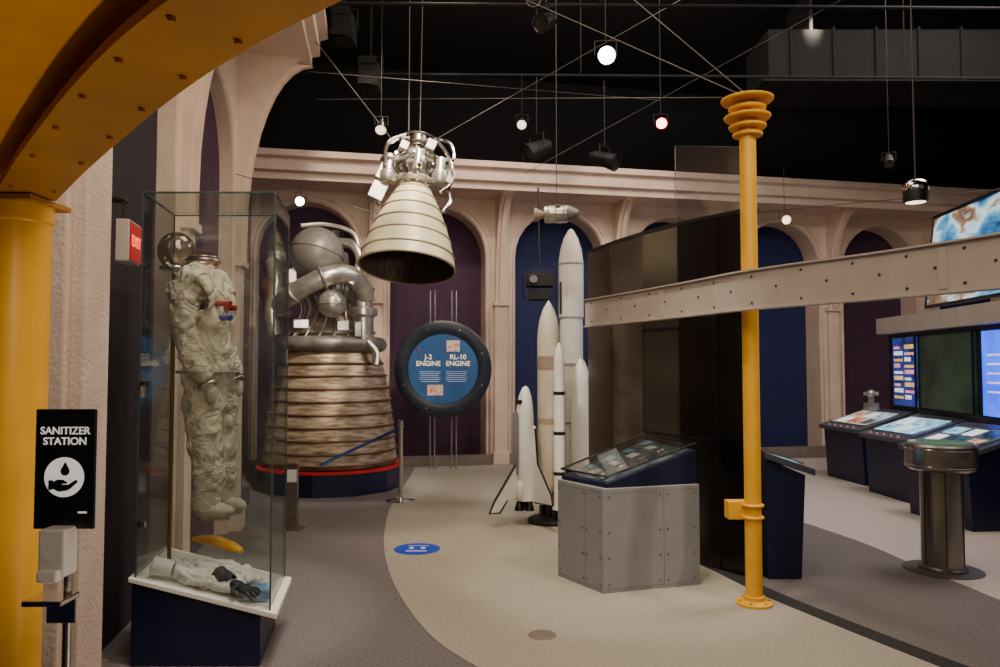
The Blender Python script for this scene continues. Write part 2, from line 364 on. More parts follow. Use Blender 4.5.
# suit, seen from its side
SUIT=mat('suit_fabric','b8ab96',.92,var=.14,scale=9,bump=.9,bscale=5.5,ridged=True,bdist=.05)
su=thing('space_suit',(SX,SY,0),'off-white fabric space suit without helmet, standing in a glass case','space suit',rot=(0,0,R(-8)))
V=[(0,0,1.46),(.0,0,1.66),(-.02,0,1.90),(-.03,0,2.08),(-.04,0,2.20),
 (-.06,.14,2.06),(-.05,.18,1.86),(.02,.17,1.66),(.09,.14,1.52),
 (-.06,-.14,2.06),(-.05,-.19,1.86),(.01,-.19,1.64),(.09,-.16,1.50),
 (.01,.085,1.38),(.03,.09,1.10),(.05,.09,.84),
 (.01,-.085,1.38),(.05,-.09,1.10),(.07,-.09,.84)]
E=[(0,1),(1,2),(2,3),(3,4),(3,5),(5,6),(6,7),(7,8),(3,9),(9,10),(10,11),(11,12),(0,13),(13,14),(14,15),(0,16),(16,17),(17,18)]
rd=[(.155,.14),(.145,.145),(.165,.155),(.13,.125),.085,.085,.078,.07,.055,.085,.078,.07,.055,.115,.098,.082,.115,.098,.082]
o=skin('suit_body',V,E,rd,SUIT,su,0,4,.045,.09)
wrinkle(o,.018,.035)
BOOT=mat('boot_fabric','aca08e',.85,bump=.7,bscale=12,ridged=True)
for sy,dx in ((.09,.03),(-.09,.05)):
    b=B(); b.sph((dx+.05,sy,.775),.068,20,(1.85,.85,.72)); b.lathe([(.07,0),(.08,.03),(.075,.12),(.065,.14)],(dx,sy,.78),20); b.box((dx+.05,sy,.732),(.24,.1,.02))
    o=b.make('boot',BOOT,su)
    u=o.modifiers.new('u','SUBSURF'); u.levels=u.render_levels=1; wrinkle(o,.015,.06)
b=B(); b.torus((-.04,0,2.21),.088,.012); b.torus((-.04,0,2.23),.08,.007); b.make('neck_ring',STEEL,su)
for sy,z,m_ in ((-.07,1.87,mat('anod_blue','2c4a9c',.3,metal=.4)),(-.02,1.93,mat('anod_red','a3281e',.3,metal=.4)),(-.08,1.95,mat('anod_red','a3281e'))):
    b=B(); b.cyl((.09,sy,z),(.172,sy,z),.016); b.torus((.172,sy,z),.013,.005,axis=(1,0,0)); b.make('hose_connector',m_,su)
b=B(); b.box((-.03,-.275,1.99),(.075,.008,.05)); b.make('flag_patch',mat('patch','9a3030',.7,hex2='e8e4e0',scale=40),su,smooth=False)
STRP=mat('strap','8a8070',.85)
for (cz,rr_) in ((1.56,.165),(1.30,.0)):
    if rr_: b=B(); M0=b.M; b.M=Matrix.Translation((0,0,cz))@Matrix.Diagonal((1,1.05,1,1)); b.torus((0,0,0),rr_,.010,36,6); b.make('waist_strap',STRP,su)
for zy in ((.09,.14,1.51),(.09,-.16,1.49)):
    b=B(); b.torus(zy,.050,.009,axis=(.45,0,-1)); b.make('wrist_ring',STEEL,su)
    b=B(); b.sph((zy[0]+.02,zy[1],zy[2]-.05),.043,14,(.8,.7,1.3)); b.make('cuff_cover',BOOT,su)
def deckz(x,y): 
    u=x+1.945-dsl*(y-4.0); return .475-(u+.03)/(LW+.07)*.19
gar=thing('undergarment',(-1.58,4.22,deckz(-1.58,4.22)+.03),'crumpled white cooling garment lying on the case deck','garment')
b=B()
b.tube([(-.30,0,.07),(-.15,.03,.03),(0,-.03,.01),(.13,.03,-.01),(.22,-.05,-.03)],[.05,.10,.105,.09,.06],14,4,e=.7)
b.tube([(-.2,-.1,.06),(-.05,-.13,.03),(.1,-.12,.0),(.2,-.14,-.02)],[.04,.07,.07,.03],12,4,e=.6)
b.tube([(-.1,.12,.05),(.0,.16,.03),(.12,.14,.0)],[.03,.05,.03],10,4,e=.6)
o=b.make('cloth',mat('white_cloth','e6e2da',.9,bump=.9,bscale=9,ridged=True,bdist=.04),gar); u=o.modifiers.new('u','SUBSURF'); u.levels=u.render_levels=2; wrinkle(o,.05,.05)
def glove(loc,rz,ry,mt,lab):
    gl=thing('suit_glove',loc,lab,'glove',rot=(0,ry,rz),group='gloves in the case')
    Vv=[(0,0,0),(.05,0,0),(.10,0,0)];Ee=[(0,1),(1,2)];rr_=[(.035,.03),(.032,.022),(.042,.02)]
    for j,yy in enumerate((-.036,-.012,.012,.034)):
        a=len(Vv); ln=(.06,.075,.07,.052)[j]
        Vv+=[(.115,yy,0),(.12+ln*.55,yy*1.15,.008),(.12+ln,yy*1.2,-.008)]; Ee+=[(2,a),(a,a+1),(a+1,a+2)]; rr_+=[.012,.0115,.010]
    a=len(Vv); Vv+=[(.06,-.045,0),(.085,-.075,.0),(.105,-.085,-.006)]; Ee+=[(1,a),(a,a+1),(a+1,a+2)]; rr_+=[.014,.013,.011]
    skin('hand',Vv,Ee,rr_,mt,gl,0,2)
    b=B(); b.lathe([(.04,-.11),(.05,-.1),(.045,-.03),(.038,.0)],(0,0,0),20,(1,0,0)); b.torus((-.1,0,0),.046,.008,axis=(1,0,0)); b.make('cuff',mt,gl)
    return gl
glove((-1.46,4.08,.42),R(-25),R(14),mat('glove_dark','2a2a2e',.6),'dark grey suit glove with cuff on the deck')
glove((-1.78,4.08,.49),R(10),R(14),mat('glove_white','e4e0d8',.8),'white suit glove with cuff on the deck')
b=B(); b.tube([(-.14,.02,.06),(-.02,.02,.05),(.1,0,.02),(.17,-.03,-.0)],[.02,.05,.045,.02],12,4,e=.6)
b.make('life_vest',mat('vest_yellow','e0a018',.6,var=.2,scale=20,bump=.4,bscale=30),loc=(-1.70,4.46,.50),label='folded yellow life vest on the case deck',cat='life vest')
b=B(); b.box((0,0,0),(.10,.1,.05)); b.make('info_card',mat('card_blue','2b6fae',.4,hex2='bcd4e4',scale=14),smooth=False,loc=(-1.32,4.12,.355),rot=(0,R(12),R(-60)),label='small blue and white caption card on the deck',cat='card')
# ---------------- big engine
BR=mat('bell_bronze','8a7158',.45,metal=.6,var=.35,scale=5,stretch=(1,1,6),hex2='dccbb0')
BRD=mat('bell_band','6a5240',.5,metal=.6,var=.25)
SIL=mat('engine_silver','c4beb4',.32,metal=.8,var=.25,scale=8)
SIL2=mat('engine_grey','8f8a84',.45,metal=.6,var=.25,scale=8)
pl=thing('engine_platform',(-2.25,9.9,0),'low navy drum platform with red top under the engine','platform')
b=B(); b.lathe([(0,0),(.95,0),(.95,.27),(0,.27)],n=12); b.make('drum',NAVY,pl,smooth=False)
b=B(); b.lathe([(0,.27),(.96,.27),(.96,.30),(0,.30)],n=12); b.make('red_top',mat('red_felt','c01c22',.7),pl,smooth=False)
en=thing('rocket_engine',(-2.25,9.9,0),'large engine with ribbed bronze bell, silver ducts and grey sphere','rocket engine')
prof=[(.87,.32),(.87,.34),(.845,.6),(.81,.9),(.765,1.2),(.705,1.5),(.62,1.78),(.5,2.0),(.36,2.2),(.25,2.35),(.24,2.45)]
pp=[]
for i in range(len(prof)-1):
    (r0,z0),(r1,z1)=prof[i],prof[i+1]
    for j in range(6):
        t=j/6; r=r0+(r1-r0)*t; z=z0+(z1-z0)*t; pp.append((r+(.006 if j%2 else -.004),z))
pp.append(prof[-1]); b=B(); b.lathe([(.80,.34)]+pp,n=64); bell=b.make('bell',BR,en)
for z,r in ((.36,.875),(.5,.865),(.66,.85),(.82,.83),(.98,.81),(1.14,.785),(1.3,.76),(1.46,.725),(1.62,.68)):
    b=B(); b.torus((0,0,z),r,.014,64,8); b.make('bell_band',BRD,bell)
b=B(); b.torus((0,0,1.87),.63,.10,48,14); b.make('exhaust_manifold',SIL2,en)
b=B(); b.torus((0,0,2.03),.55,.03,48,8); b.make('coolant_ring',SIL,en)
b=B(); b.lathe([(.24,2.4),(.3,2.45),(.3,2.75),(.36,2.78),(.36,2.86),(.22,2.9),(.2,3.1),(.1,3.15),(0,3.15)],n=32); b.make('combustion_chamber',SIL2,en)
b=B(); b.sph((-.10,-.45,3.03),.34,36); hl=b.make('helium_tank',mat('tank_grey','76716c',.4,metal=.2),en)
b=B(); b.torus((-.10,-.45,3.03),.342,.008,40,6,(0.2,.2,1)); b.make('weld_band',SIL2,hl)
b=B(); b.sph((.16,-.72,2.36),.175,28); b.torus((.16,-.72,2.36),.177,.01,30,6); b.make('accumulator_sphere',SIL,en)
b=B(); b.tube([(-.62,-.2,2.3),(-.55,-.5,2.36),(-.3,-.72,2.5),(.05,-.75,2.68),(.32,-.6,2.74),(.46,-.42,2.62),(.5,-.32,2.45)],.125,18,6)
b.make('propellant_duct',SIL,en)
for p,ax in (((-.55,-.5,2.36),(.3,-1,.3)),((.05,-.75,2.68),(1,.2,.4)),((-.3,-.72,2.5),(1,-.4,.6))): b=B(); b.torus(p,.128,.022,28,8,ax); b.make('duct_flange',SIL2,en)
b=B(); b.tube([(-.72,-.3,2.95),(-.62,-.45,2.65),(-.66,-.5,2.25),(-.6,-.5,1.98)],.09,14,5); b.make('feed_line',SIL,en)
b=B(); b.tube([(.15,-.3,3.2),(.36,-.4,3.14),(.46,-.45,2.92),(.36,-.62,2.6)],.06,12,5); b.make('feed_line',SIL,en)
b=B(); b.lathe([(0,0),(.14,0),(.17,.04),(.17,.1),(.13,.13),(.13,.36),(.18,.4),(.18,.47),(.12,.5),(.12,.7),(.15,.74),(.1,.8),(0,.8)],(.48,-.32,1.85),28); b.make('turbopump',SIL,en)
b=B(); b.lathe([(0,0),(.13,0),(.16,.05),(.15,.3),(.2,.34),(.2,.42),(.12,.45),(.12,.8),(0,.82)],(-.72,-.1,2.3),28); b.make('turbopump',SIL,en)
for i in range(9):
    a=R(200+i*17); r=.3; p=[(r*math.cos(a),r*math.sin(a),2.85),((r+.18)*math.cos(a),(r+.18)*math.sin(a),2.6),((r+.1)*math.cos(a+.1),(r+.1)*math.sin(a+.1),2.3),((r+.33)*math.cos(a),(r+.33)*math.sin(a),1.95)]
    b=B(); b.tube(p,.014+.007*(i%3),7,5); b.make('coolant_pipe',SIL2,en)
b=B(); b.tube([(-.3,-.5,3.38),(0,-.3,3.43),(.35,-.3,3.3),(.45,-.4,2.9),(.55,-.35,2.65)],.03,8,5); b.make('coolant_pipe',SIL,en)
b=B(); b.tube([(.55,-.45,1.9),(.66,-.42,1.76),(.66,-.47,1.6)],.045,8,5); b.make('coolant_pipe',SIL,en)
for p,d in (((.25,-.5,2.1),(.16,.1,.14)),((-.28,-.5,2.12),(.2,.1,.12)),((.44,-.5,2.05),(.1,.1,.2)),((-.45,-.35,2.75),(.14,.14,.2))): b=B(); b.box(p,d,rz=.3); b.make('valve_box',SIL,en,bevel=.015)
b=B(); b.box((0,0,3.25),(.7,.12,.1)); b.box((0,0,3.25),(.12,.7,.1)); b.cyl((0,0,3.15),(0,0,3.4),.14); b.make('thrust_mount',DSTEEL,en,bevel=.01)
c=thing('instrument_rack',(-3.1,8.5,0),'silver tubular rack beside the engine','rack')
for x in (-.12,0,.12): b=B(); b.cyl((x,0,.2),(x,0,2.6),.03); b.make('tube_upright',CHROME,c)
b=B(); b.box((0,0,.1),(.4,.3,.2)); b.box((0,0,1.4),(.34,.08,.04)); b.box((0,0,2.5),(.34,.08,.04)); b.make('rack_frame',SIL2,c,bevel=.01)
ip=thing('info_post',(-2.03,7.3,0),'slim grey metal post with small plate on the carpet','post')
b=B(); b.box((0,0,.33),(.11,.05,.62)); b.box((0,0,.01),(.22,.18,.02)); b.make('upright',STEEL,ip,smooth=False,bevel=.005)
b=B(); b.box((0,-.03,.52),(.09,.008,.12)); b.make('plate',WHITE,ip,smooth=False)

# ---------------- hanging engine
CR=mat('bell_cream','cfc3a0',.45,metal=.15,var=.10,scale=14,stretch=(1,1,3))
hg=thing('hanging_engine',(-.96,7.6,2.60),'cream ribbed rocket engine hanging from steel cables, nozzle downward','rocket engine',rot=(R(-13),R(3),0))
prof=[(.5,0),(.475,.12),(.44,.25),(.40,.38),(.35,.52),(.29,.66),(.23,.78),(.18,.87),(.13,.93)]
pp=[]
for i in range(len(prof)-1):
    (r0,z0),(r1,z1)=prof[i],prof[i+1]
    for j in range(4): t=j/4; pp.append((r0+(r1-r0)*t+(.004 if j%2 else 0),z0+(z1-z0)*t))
pp.append(prof[-1])
b=B(); b.lathe(pp,n=56); bell=b.make('bell',CR,hg)
b=B(); b.lathe([(r-.015,z) for r,z in prof]+[(0,.9)],n=56)
b.make('bell_lining',mat('lining','4a3c2e',.5,metal=.4,var=.5,scale=30,stretch=(1,1,.1)),bell)
for z,r in ((.0,.497),(.13,.475),(.3,.427),(.46,.373),(.62,.31),(.76,.242),(.86,.187)):
    b=B(); b.torus((0,0,z),r,.012,56,8); b.make('stiffener_ring',mat('ring_cream','a89c7c',.4,metal=.3),bell)
b=B(); b.lathe([(.13,.92),(.11,.98),(.13,1.05),(.15,1.1),(.15,1.22),(.18,1.24),(.18,1.28),(.08,1.32),(.06,1.42),(0,1.42)],n=28); b.make('thrust_chamber',SIL,hg)
b=B(); b.torus((0,0,.96),.19,.035,36,10); b.make('manifold',SIL,hg)
b=B(); b.torus((0,0,1.16),.22,.022,36,8); b.make('manifold',SIL,hg)
b=B(); b.lathe([(0,0),(.08,0),(.1,.03),(.1,.1),(.07,.13),(.07,.22),(.1,.25),(.08,.3),(0,.3)],(-.27,-.12,.90),20); b.make('turbopump',SIL,hg)
b=B(); b.lathe([(0,0),(.07,0),(.09,.03),(.09,.14),(.06,.17),(.06,.3),(0,.31)],(.27,-.08,.92),20); b.make('turbopump',SIL,hg)
b=B(); b.cyl((.05,-.24,1.0),(.05,-.24,1.22),.05); b.make('valve_housing',SIL,hg)
CG=mat('ctrl_grey','a8a49c',.4,metal=.3)
for p,d in (((-.32,-.1,1.0),(.14,.14,.2)),((.16,-.2,1.3),(.1,.1,.12)),((-.12,-.2,1.28),(.09,.1,.1)),((-.37,-.08,.80),(.16,.14,.22)),((.38,-.08,1.0),(.08,.1,.16))): b=B(); b.box(p,d,rz=.3,ry=.3); b.make('control_box',CG,hg,bevel=.008)
for i in range(14):
    a=R(i*360/14); r=.16; b=B()
    b.tube([(r*math.cos(a),r*math.sin(a),.93),((r+.14+.04*(i%2))*math.cos(a),(r+.14)*math.sin(a),1.05),((r+.1)*math.cos(a+.3),(r+.1)*math.sin(a+.3),1.22),(.1*math.cos(a),.1*math.sin(a),1.36)],.010+.006*(i%3),6,5); b.make('pipe',CHROME,hg)
for pl_ in ([(.3,-.1,1.15),(.4,-.05,1.25),(.36,-.05,1.42),(.2,0,1.5),(.05,0,1.45)],[(-.3,-.1,1.2),(-.34,-.05,1.35),(-.2,0,1.48),(-.05,0,1.45)],[(.35,-.05,.95),(.4,-.08,.75),(.34,-.12,.6)],[(-.36,-.08,.95),(-.40,-.05,.8),(-.33,-.1,.68)],[(.2,-.2,1.4),(.36,-.16,1.2),(.4,-.1,.95),(.3,-.15,.8)],[(-.1,-.25,1.4),(-.28,-.24,1.3),(-.3,-.2,1.05)]):
    b=B(); b.tube(pl_,.02,8,5); b.make('pipe',CHROME,hg)
b=B(); b.lathe([(.06,1.42),(.1,1.44),(.1,1.5),(0,1.52)],n=20); b.torus((0,0,1.46),.2,.012,30,6)
for i in range(4): a=R(i*90+20); b.cyl((.2*math.cos(a),.2*math.sin(a),1.46),(0,0,1.5),.01,n=6)
b.make('gimbal_mount',STEEL,hg)
def cable(p0,p1,r=.004,lab='thin steel tension cable strung below the ceiling',m=None):
    b=B(); b.tube([p0,p1],r,6); return b.make('cable',m or WIRE,label=lab,cat='cable',group='steel cables')
for dx in (-.05,.07):
    cable((-.94+dx,7.93,4.08),(-.92+dx*1.3,7.93,6.7),.007,'vertical steel cable holding the hanging engine')

# ---------------- round sign
rs=thing('round_sign',(-.87,11.35,0),'dark blue round engine sign on four vertical silver rods','sign',rot=(0,0,R(4)))
b=B(); b.lathe([(0,0),(.72,0),(.74,.02),(.74,.06),(.70,.08),(.56,.08),(.54,.07),(0,.07)],(0,0,1.54),56,(0,-1,0)); b.make('disc',mat('sign_slate','222a36',.35),rs)
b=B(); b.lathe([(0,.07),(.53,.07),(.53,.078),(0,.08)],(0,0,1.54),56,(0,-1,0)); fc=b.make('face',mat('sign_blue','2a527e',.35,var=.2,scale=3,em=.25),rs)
for i in range(8):
    a=R(i*45+22); b=B(); b.cyl((.64*math.cos(a),-.08,1.54+.64*math.sin(a)),(.64*math.cos(a),-.09,1.54+.64*math.sin(a)),.018,n=12); b.make('bolt',CHROME,rs)
for x in (-.2,-.13,.13,.2):
    b=B(); b.cyl((x,.06,0),(x,.06,2.75),.014); b.make('rod',CHROME,rs)
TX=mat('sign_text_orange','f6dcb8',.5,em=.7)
rt=(R(90),0,0)
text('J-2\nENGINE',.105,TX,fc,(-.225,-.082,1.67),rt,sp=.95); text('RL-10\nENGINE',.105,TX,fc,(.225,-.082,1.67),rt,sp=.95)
FP=mat('fine','a8bcd8',.5,em=.4)
for cx in (-.2,.2):
    for j in range(6): b=B(); b.box((cx,-.083,1.5-.03*j),(.32-.05*(j%3==2),.001,.008)); b.make('fine_print_line',FP,fc,smooth=False)
for p,d in (((.15,1.89),(.2,.17)),((-.12,1.22),(.24,.16))):
    b=B(); b.box((p[0],-.083,p[1]),(d[0],.004,d[1])); b.make('picture',mat('sign_picture','c06a30',.5,hex2='ded0c0',scale=20,em=.3),fc,smooth=False)
b=B(); b.tube([(-.38,-.085,1.88),(-.33,-.085,1.75)],.008,6); b.make('pointer',mat('ptr','b84030',.5),rs)

# ---------------- stanchion
st=thing('stanchion',(-1.17,8.77,0),'chrome crowd barrier post with round base and blue belt','stanchion')
b=B(); b.lathe([(0,0),(.17,0),(.17,.012),(.06,.03),(.025,.05),(.025,.86),(.032,.87),(.032,.95),(.02,.96),(0,.96)],n=28); b.make('post',CHROME,st)
b=B(); b.strip([(-.03,0),(-.35,.15),(-.75,.1),(-.95,-.0)],[(-.002,.84),(.002,.84),(.002,.88),(-.002,.88)],4)
o=b.make('belt',mat('belt_blue','24488c',.6),st)
for v in o.data.vertices: v.co.z-= .55*(min(1,abs(v.co.x)/.95))**1.0*.8

b=B(); b.sph((0,0,0),.20,40,(1,1.0,.008)); o=b.make('floor_sticker',mat('sticker_blue','1a48c0',.5,var=.1),loc=(-.72,6.5,.007),label='round blue distancing sticker on beige carpet',cat='sticker')
WS=mat('sticker_white','c8d4ea',.5)
for sx in (-.05,.05): b=B(); b.sph((sx,.02,0),.022,14,(1,1.8,.06)); b.make('footprint_mark',WS,o,loc=(0,0,.0022))
for yy in (-.07,-.1,.1): b=B(); b.box((0,yy,0),(.18,.01,.002)); b.make('printed_line',WS,o,loc=(0,0,.0022))
b=B(); b.lathe([(0,0),(.085,0),(.08,.004),(0,.005)],n=32); b.make('floor_outlet',mat('outlet','7a7066',.6,metal=.1),loc=(.25,4.45,.004),label='round grey floor box cover in the carpet',cat='floor box')

# ---------------- shuttle stack
WT=mat('model_white','e2dfd7',.4,var=.04); TANK=mat('tank_tan','cfc4b0',.6,var=.08); MB_=mat('model_black','17171a',.45)
TANKO=mat('tank_rust','9c8670',.6,var=.15)
sh=thing('shuttle_model',(.50,7.6,0),'white space shuttle model upright with tan fuel tank and boosters','model spacecraft',rot=(0,0,R(24)))
b=B(); b.lathe([(0,.30),(.06,.31),(.118,.40),(.118,1.85),(.112,1.95),(.095,2.06),(.06,2.17),(.02,2.24),(0,2.27)],n=32); b.make('fuel_tank',TANK,sh)
b=B(); b.lathe([(.12,1.55),(.1205,1.56),(.1205,1.68),(.12,1.69)],n=32); b.make('tank_band',TANKO,sh)
b=B(); b.lathe([(.12,1.0),(.1205,1.01),(.1205,1.05),(.12,1.06)],n=32); b.make('tank_band',TANKO,sh)
for y in (-.165,.165):
    b=B(); b.lathe([(0,.16),(.075,.16),(.055,.23),(.055,1.66),(.04,1.74),(.012,1.82),(0,1.83)],(.03,y,0),24); bo=b.make('booster',WT,sh)
    for z in (.5,.9,1.3): b=B(); b.lathe([(.056,z),(.0575,z+.005),(.0575,z+.03),(.056,z+.035)],(.03,y,0),24); b.make('booster_band',MB_,bo)
of=thing('orbiter',(0,0,-.19),'','',)
del of['label']; del of['category']; of.parent=sh; of.location=(0,0,-.23)
of.scale=(1.12,1.12,1.0)
ob_=[(0.0,1.62,.005),(0,1.60,.03),(0,1.52,.06),(0,1.42,.078),(0,1.3,.085),(0,.62,.09),(0,.48,.095)]
b=B(); vs=[];fs=[];n=20
for (_,z,r) in ob_:
    for j in range(n):
        a=2*math.pi*j/n; x=math.cos(a)*r; y=math.sin(a)*r
        if x>0: x*=.75
        vs.append((-.235+x*1.05,y,z))
for i in range(len(ob_)-1):
    for j in range(n): k2=(j+1)%n; fs.append((i*n+j,i*n+k2,(i+1)*n+k2,(i+1)*n+j))
fs+=[tuple(range(n)),tuple(range((len(ob_)-1)*n,len(ob_)*n))]
b.add(vs,fs); b.make('fuselage',WT,of)
wing=[(-.0,1.25),(.09,1.2),(.14,.85),(.40,.58),(.42,.5),(.08,.47),(-.0,.47)]
for sgn in (-1,1):
    b=B(); b.M=Matrix.Translation((-.185,0,0)); vs=[(x,sgn*p[0],p[1]) for x in (-.012,.012) for p in wing]; m=len(wing)
    b.add(vs,[tuple(range(m)),tuple(range(m,2*m))]+[(i,(i+1)%m,m+(i+1)%m,m+i) for i in range(m)]); b.make('wing',WT,of,smooth=False)
    b=B(); b.M=Matrix.Translation((-.185,0,0)); b.tube([(0,sgn*.09,1.2),(0,sgn*.14,.85),(0,sgn*.40,.58),(0,sgn*.42,.5),(0,sgn*.08,.465)],.011,6); b.make('wing_edge',MB_,of)
b=B(); b.yprism([(-.31,.87),(-.34,.8),(-.54,.47),(-.58,.38),(-.50,.38),(-.42,.5),(-.31,.5)],-.009,.009); b.make('tail_fin',WT,of,smooth=False)
b=B(); b.tube([(-.31,0,.88),(-.54,0,.49),(-.59,0,.37),(-.49,0,.37),(-.42,0,.49)],.011,6); b.make('fin_edge',MB_,of)
for y in (.055,-.055): b=B(); b.sph((-.32,y,.58),.05,16,(.7,.8,2)); b.make('engine_pod',WT,of)
for p in ((-.3,0),(-.22,.045),(-.22,-.045)):
    b=B(); b.lathe([(.045,.38),(.03,.44),(.018,.49)],(p[0],p[1],0),16); b.make('nozzle',DSTEEL,of)
b=B(); b.box((-.305,0,1.46),(.03,.09,.04)); b.make('cockpit_window',MB_,of,bevel=.004)
for y in (-.03,.03): b=B(); b.box((-.335,y,1.05),(.006,.05,.62)); b.make('payload_door',GREYM,of,bevel=.002)
b=B(); b.lathe([(0,0),(.22,0),(.22,.04),(.18,.06),(0,.06)],n=28); b.box((.03,.165,.1),(.08,.08,.12)); b.box((.03,-.165,.1),(.08,.08,.12)); b.cyl((0,0,.05),(0,0,.32),.03); b.make('display_base',BLK,sh,bevel=.005)

# ---------------- white rocket
rk=thing('rocket_model',(.80,8.3,0),'tall white rocket model with side boosters and pointed nose','model rocket')
b=B(); b.lathe([(0,.45),(.13,.45),(.13,2.1),(.14,2.14),(.14,2.75),(.12,2.9),(.08,3.03),(.03,3.12),(0,3.14)],n=32); b.make('core_stage',WT,rk)
for z in (.95,1.6,2.12,2.72):
    b=B(); b.lathe([(.13,z),(.143,z+.003),(.143,z+.02),(.13,z+.023)],n=32); b.make('stage_joint',GREYM,rk)
b=B(); b.box((-.125,-.07,2.35),(.02,.06,.35)); b.make('black_marking',MB_,rk,bevel=.004)
b=B(); b.box((-.11,-.085,1.2),(.02,.05,.8)); b.make('black_marking',MB_,rk,bevel=.004)
for p in ((.07,-.24),(-.18,-.12),(-.1,.2),(.14,.14)):
    b=B(); b.lathe([(0,.35),(.11,.35),(.1,.45),(.1,1.38),(.08,1.5),(.03,1.63),(.0,1.68)],(p[0],p[1],0),24)
    b.box((p[0]*.6,p[1]*.6,1.3),(.04,.04,.04)); b.make('booster',WT,rk)
b=B(); b.lathe([(0,0),(.32,0),(.32,.3),(0,.3)],n=28); b.cyl((0,0,.3),(0,0,.46),.1); b.make('display_base',BLK,rk)
sc=thing('spacecraft_model',(.57,7.4,3.12),'small silver spacecraft model hanging on a wire','model spacecraft',rot=(0,0,R(-10)))
b=B(); b.lathe([(0,-.12),(.085,-.12),(.09,-.1),(.09,.1),(.08,.12),(0,.12)],n=24,axis=(1,0,0)); 
for x in (-.08,0,.08): b.torus((x,0,0),.09,.006,24,6,(1,0,0))
b.make('service_module',SIL,sc)
b=B(); b.lathe([(.085,.12),(.075,.15),(.035,.22),(0,.23)],n=24,axis=(1,0,0)); b.make('capsule',SIL2,sc)
b=B(); b.lathe([(.03,-.12),(.045,-.16),(.075,-.22),(.07,-.22),(.02,-.13)],n=24,axis=(1,0,0)); b.make('nozzle',mat('nozzle_tan','b59f88',.4,metal=.3),sc)
for a in range(4): q_=R(45+90*a); b=B(); b.box((.02,.1*math.cos(q_),.1*math.sin(q_)),(.05,.03,.03)); b.make('thruster_block',DSTEEL,sc,bevel=.003)
b=B(); b.cyl((0,0,.08),(0,0,3.57),.004,n=6); b.make('hanging_wire',WIRE,sc)
pj=thing('projector',(.60,11.2,2.88),'black projector hanging in a bracket','projector')
b=B(); b.box((0,0,0),(.42,.3,.2)); b.box((0,0,-.22),(.34,.26,.16)); b.box((0,0,.12),(.3,.2,.05)); b.make('body',BLK,pj,bevel=.012)
b=B(); b.cyl((-.1,-.15,0),(-.1,-.22,0),.06); b.make('lens',mat('lens','30343c',.1),pj)
b=B(); b.tube([(-.25,0,-.3),(-.25,0,.2),(0,0,.26),(.25,0,.2),(.25,0,-.3)],.012,6); b.cyl((0,0,.24),(0,.3,1.5),.012); b.make('bracket',BLK,pj)

# ---------------- centre pedestal + console
pd=thing('grey_pedestal',(.722,5.24,0),'grey metal trapezoid pedestal carrying a navy sloped console','pedestal')
P4=[(0,0),(.738,.22),(.46,.78),(-.284,.45)]
b=B(); b.prism(P4,0,.73); bd=b.make('body',GREYM,pd,smooth=False,bevel=.006)
SEAM=mat('seam','6c6a6a',.6)
for (A,Bp) in ((P4[0],P4[1]),(P4[3],P4[0])):
    dx,dy=Bp[0]-A[0],Bp[1]-A[1]; L=math.hypot(dx,dy); n_=(dy/L*.0005,-dx/L*.0005)
    def pt(t,z): return (A[0]+dx*t+n_[0],A[1]+dy*t+n_[1],z)
    for t0,z0,t1,z1 in ((.03,.03,.97,.03),(.03,.70,.97,.70),(.62,.03,.62,.7)): b=B(); b.tube([pt(t0,z0),pt(t1,z1)],.0015,4); b.make('panel_seam',SEAM,bd)
rv=None
for (A,Bp) in ((P4[0],P4[1]),(P4[3],P4[0])):
    dx,dy=Bp[0]-A[0],Bp[1]-A[1]; L=math.hypot(dx,dy)
    for t in (.06,.58,.66,.94):
        for z in (.06,.24,.42,.67):
            loc=(A[0]+dx*t+dy/L*.001,A[1]+dy*t-dx/L*.001,z)
            if rv is None: b=B(); b.sph((0,0,0),.006,8); rv=b.make('rivet',DSTEEL,bd,loc=loc)
            else: r2=rv.copy(); col.objects.link(r2); r2.location=loc
cs=thing('sloped_console',(.722,5.24,.73),'navy wedge console with glazed display of small models and cards','display console')
Q4=[(.03,.03),(.72,.235),(.45,.76),(-.255,.44)]
b=B(); b.prism(Q4,0,[.03,.25,.27,.03]); b.make('wedge_body',NAVY,cs,smooth=False,bevel=.005)
Qi=[(.05,.06),(.68,.25),(.43,.72),(-.2,.43)]
b=B(); b.prism(Qi,[.03,.235,.25,.03],[.042,.247,.262,.042]); b.make('display_bed',mat('bed','2c3640',.4,var=.3,scale=12,hex2='6f7c84'),cs,smooth=False)
b=B(); b.prism(Q4,[.075,.29,.31,.075],[.08,.295,.315,.08]); b.make('glass_cover',GLASS2,cs,smooth=False)
b=B(); PT=[(Q4[i][0],Q4[i][1],(.08,.295,.315,.08)[i]) for i in range(4)]; b.tube(PT,.008,6,closed=True); b.make('cover_frame',BLK,cs)
PAP=mat('paper','e0dcd4',.7,var=.05); PB=mat('paper_blue','7fa8c0',.6,var=.3,scale=20)
for i in range(12):
    t=(.06+.08*i); s_=(.25,.6,.85)[i%3]
    A=Vector((.05,.06,.045)).lerp(Vector((.68,.25,.25)),t); Bq=Vector((-.2,.43,.045)).lerp(Vector((.43,.72,.265)),t); p=A.lerp(Bq,s_)
    b=B(); b.box((0,0,0),(.06+.02*(i%2),.10,.004)); 
    if i%3==0: b.cyl((-.03,0,.015),(.03,0,.015),.012,n=10)
    b.make('exhibit_card',(SIL,PAP,PB)[i%3],cs,smooth=False,loc=tuple(p+Vector((0,0,.006))),rot=(R(0),R(-19),R(20)))

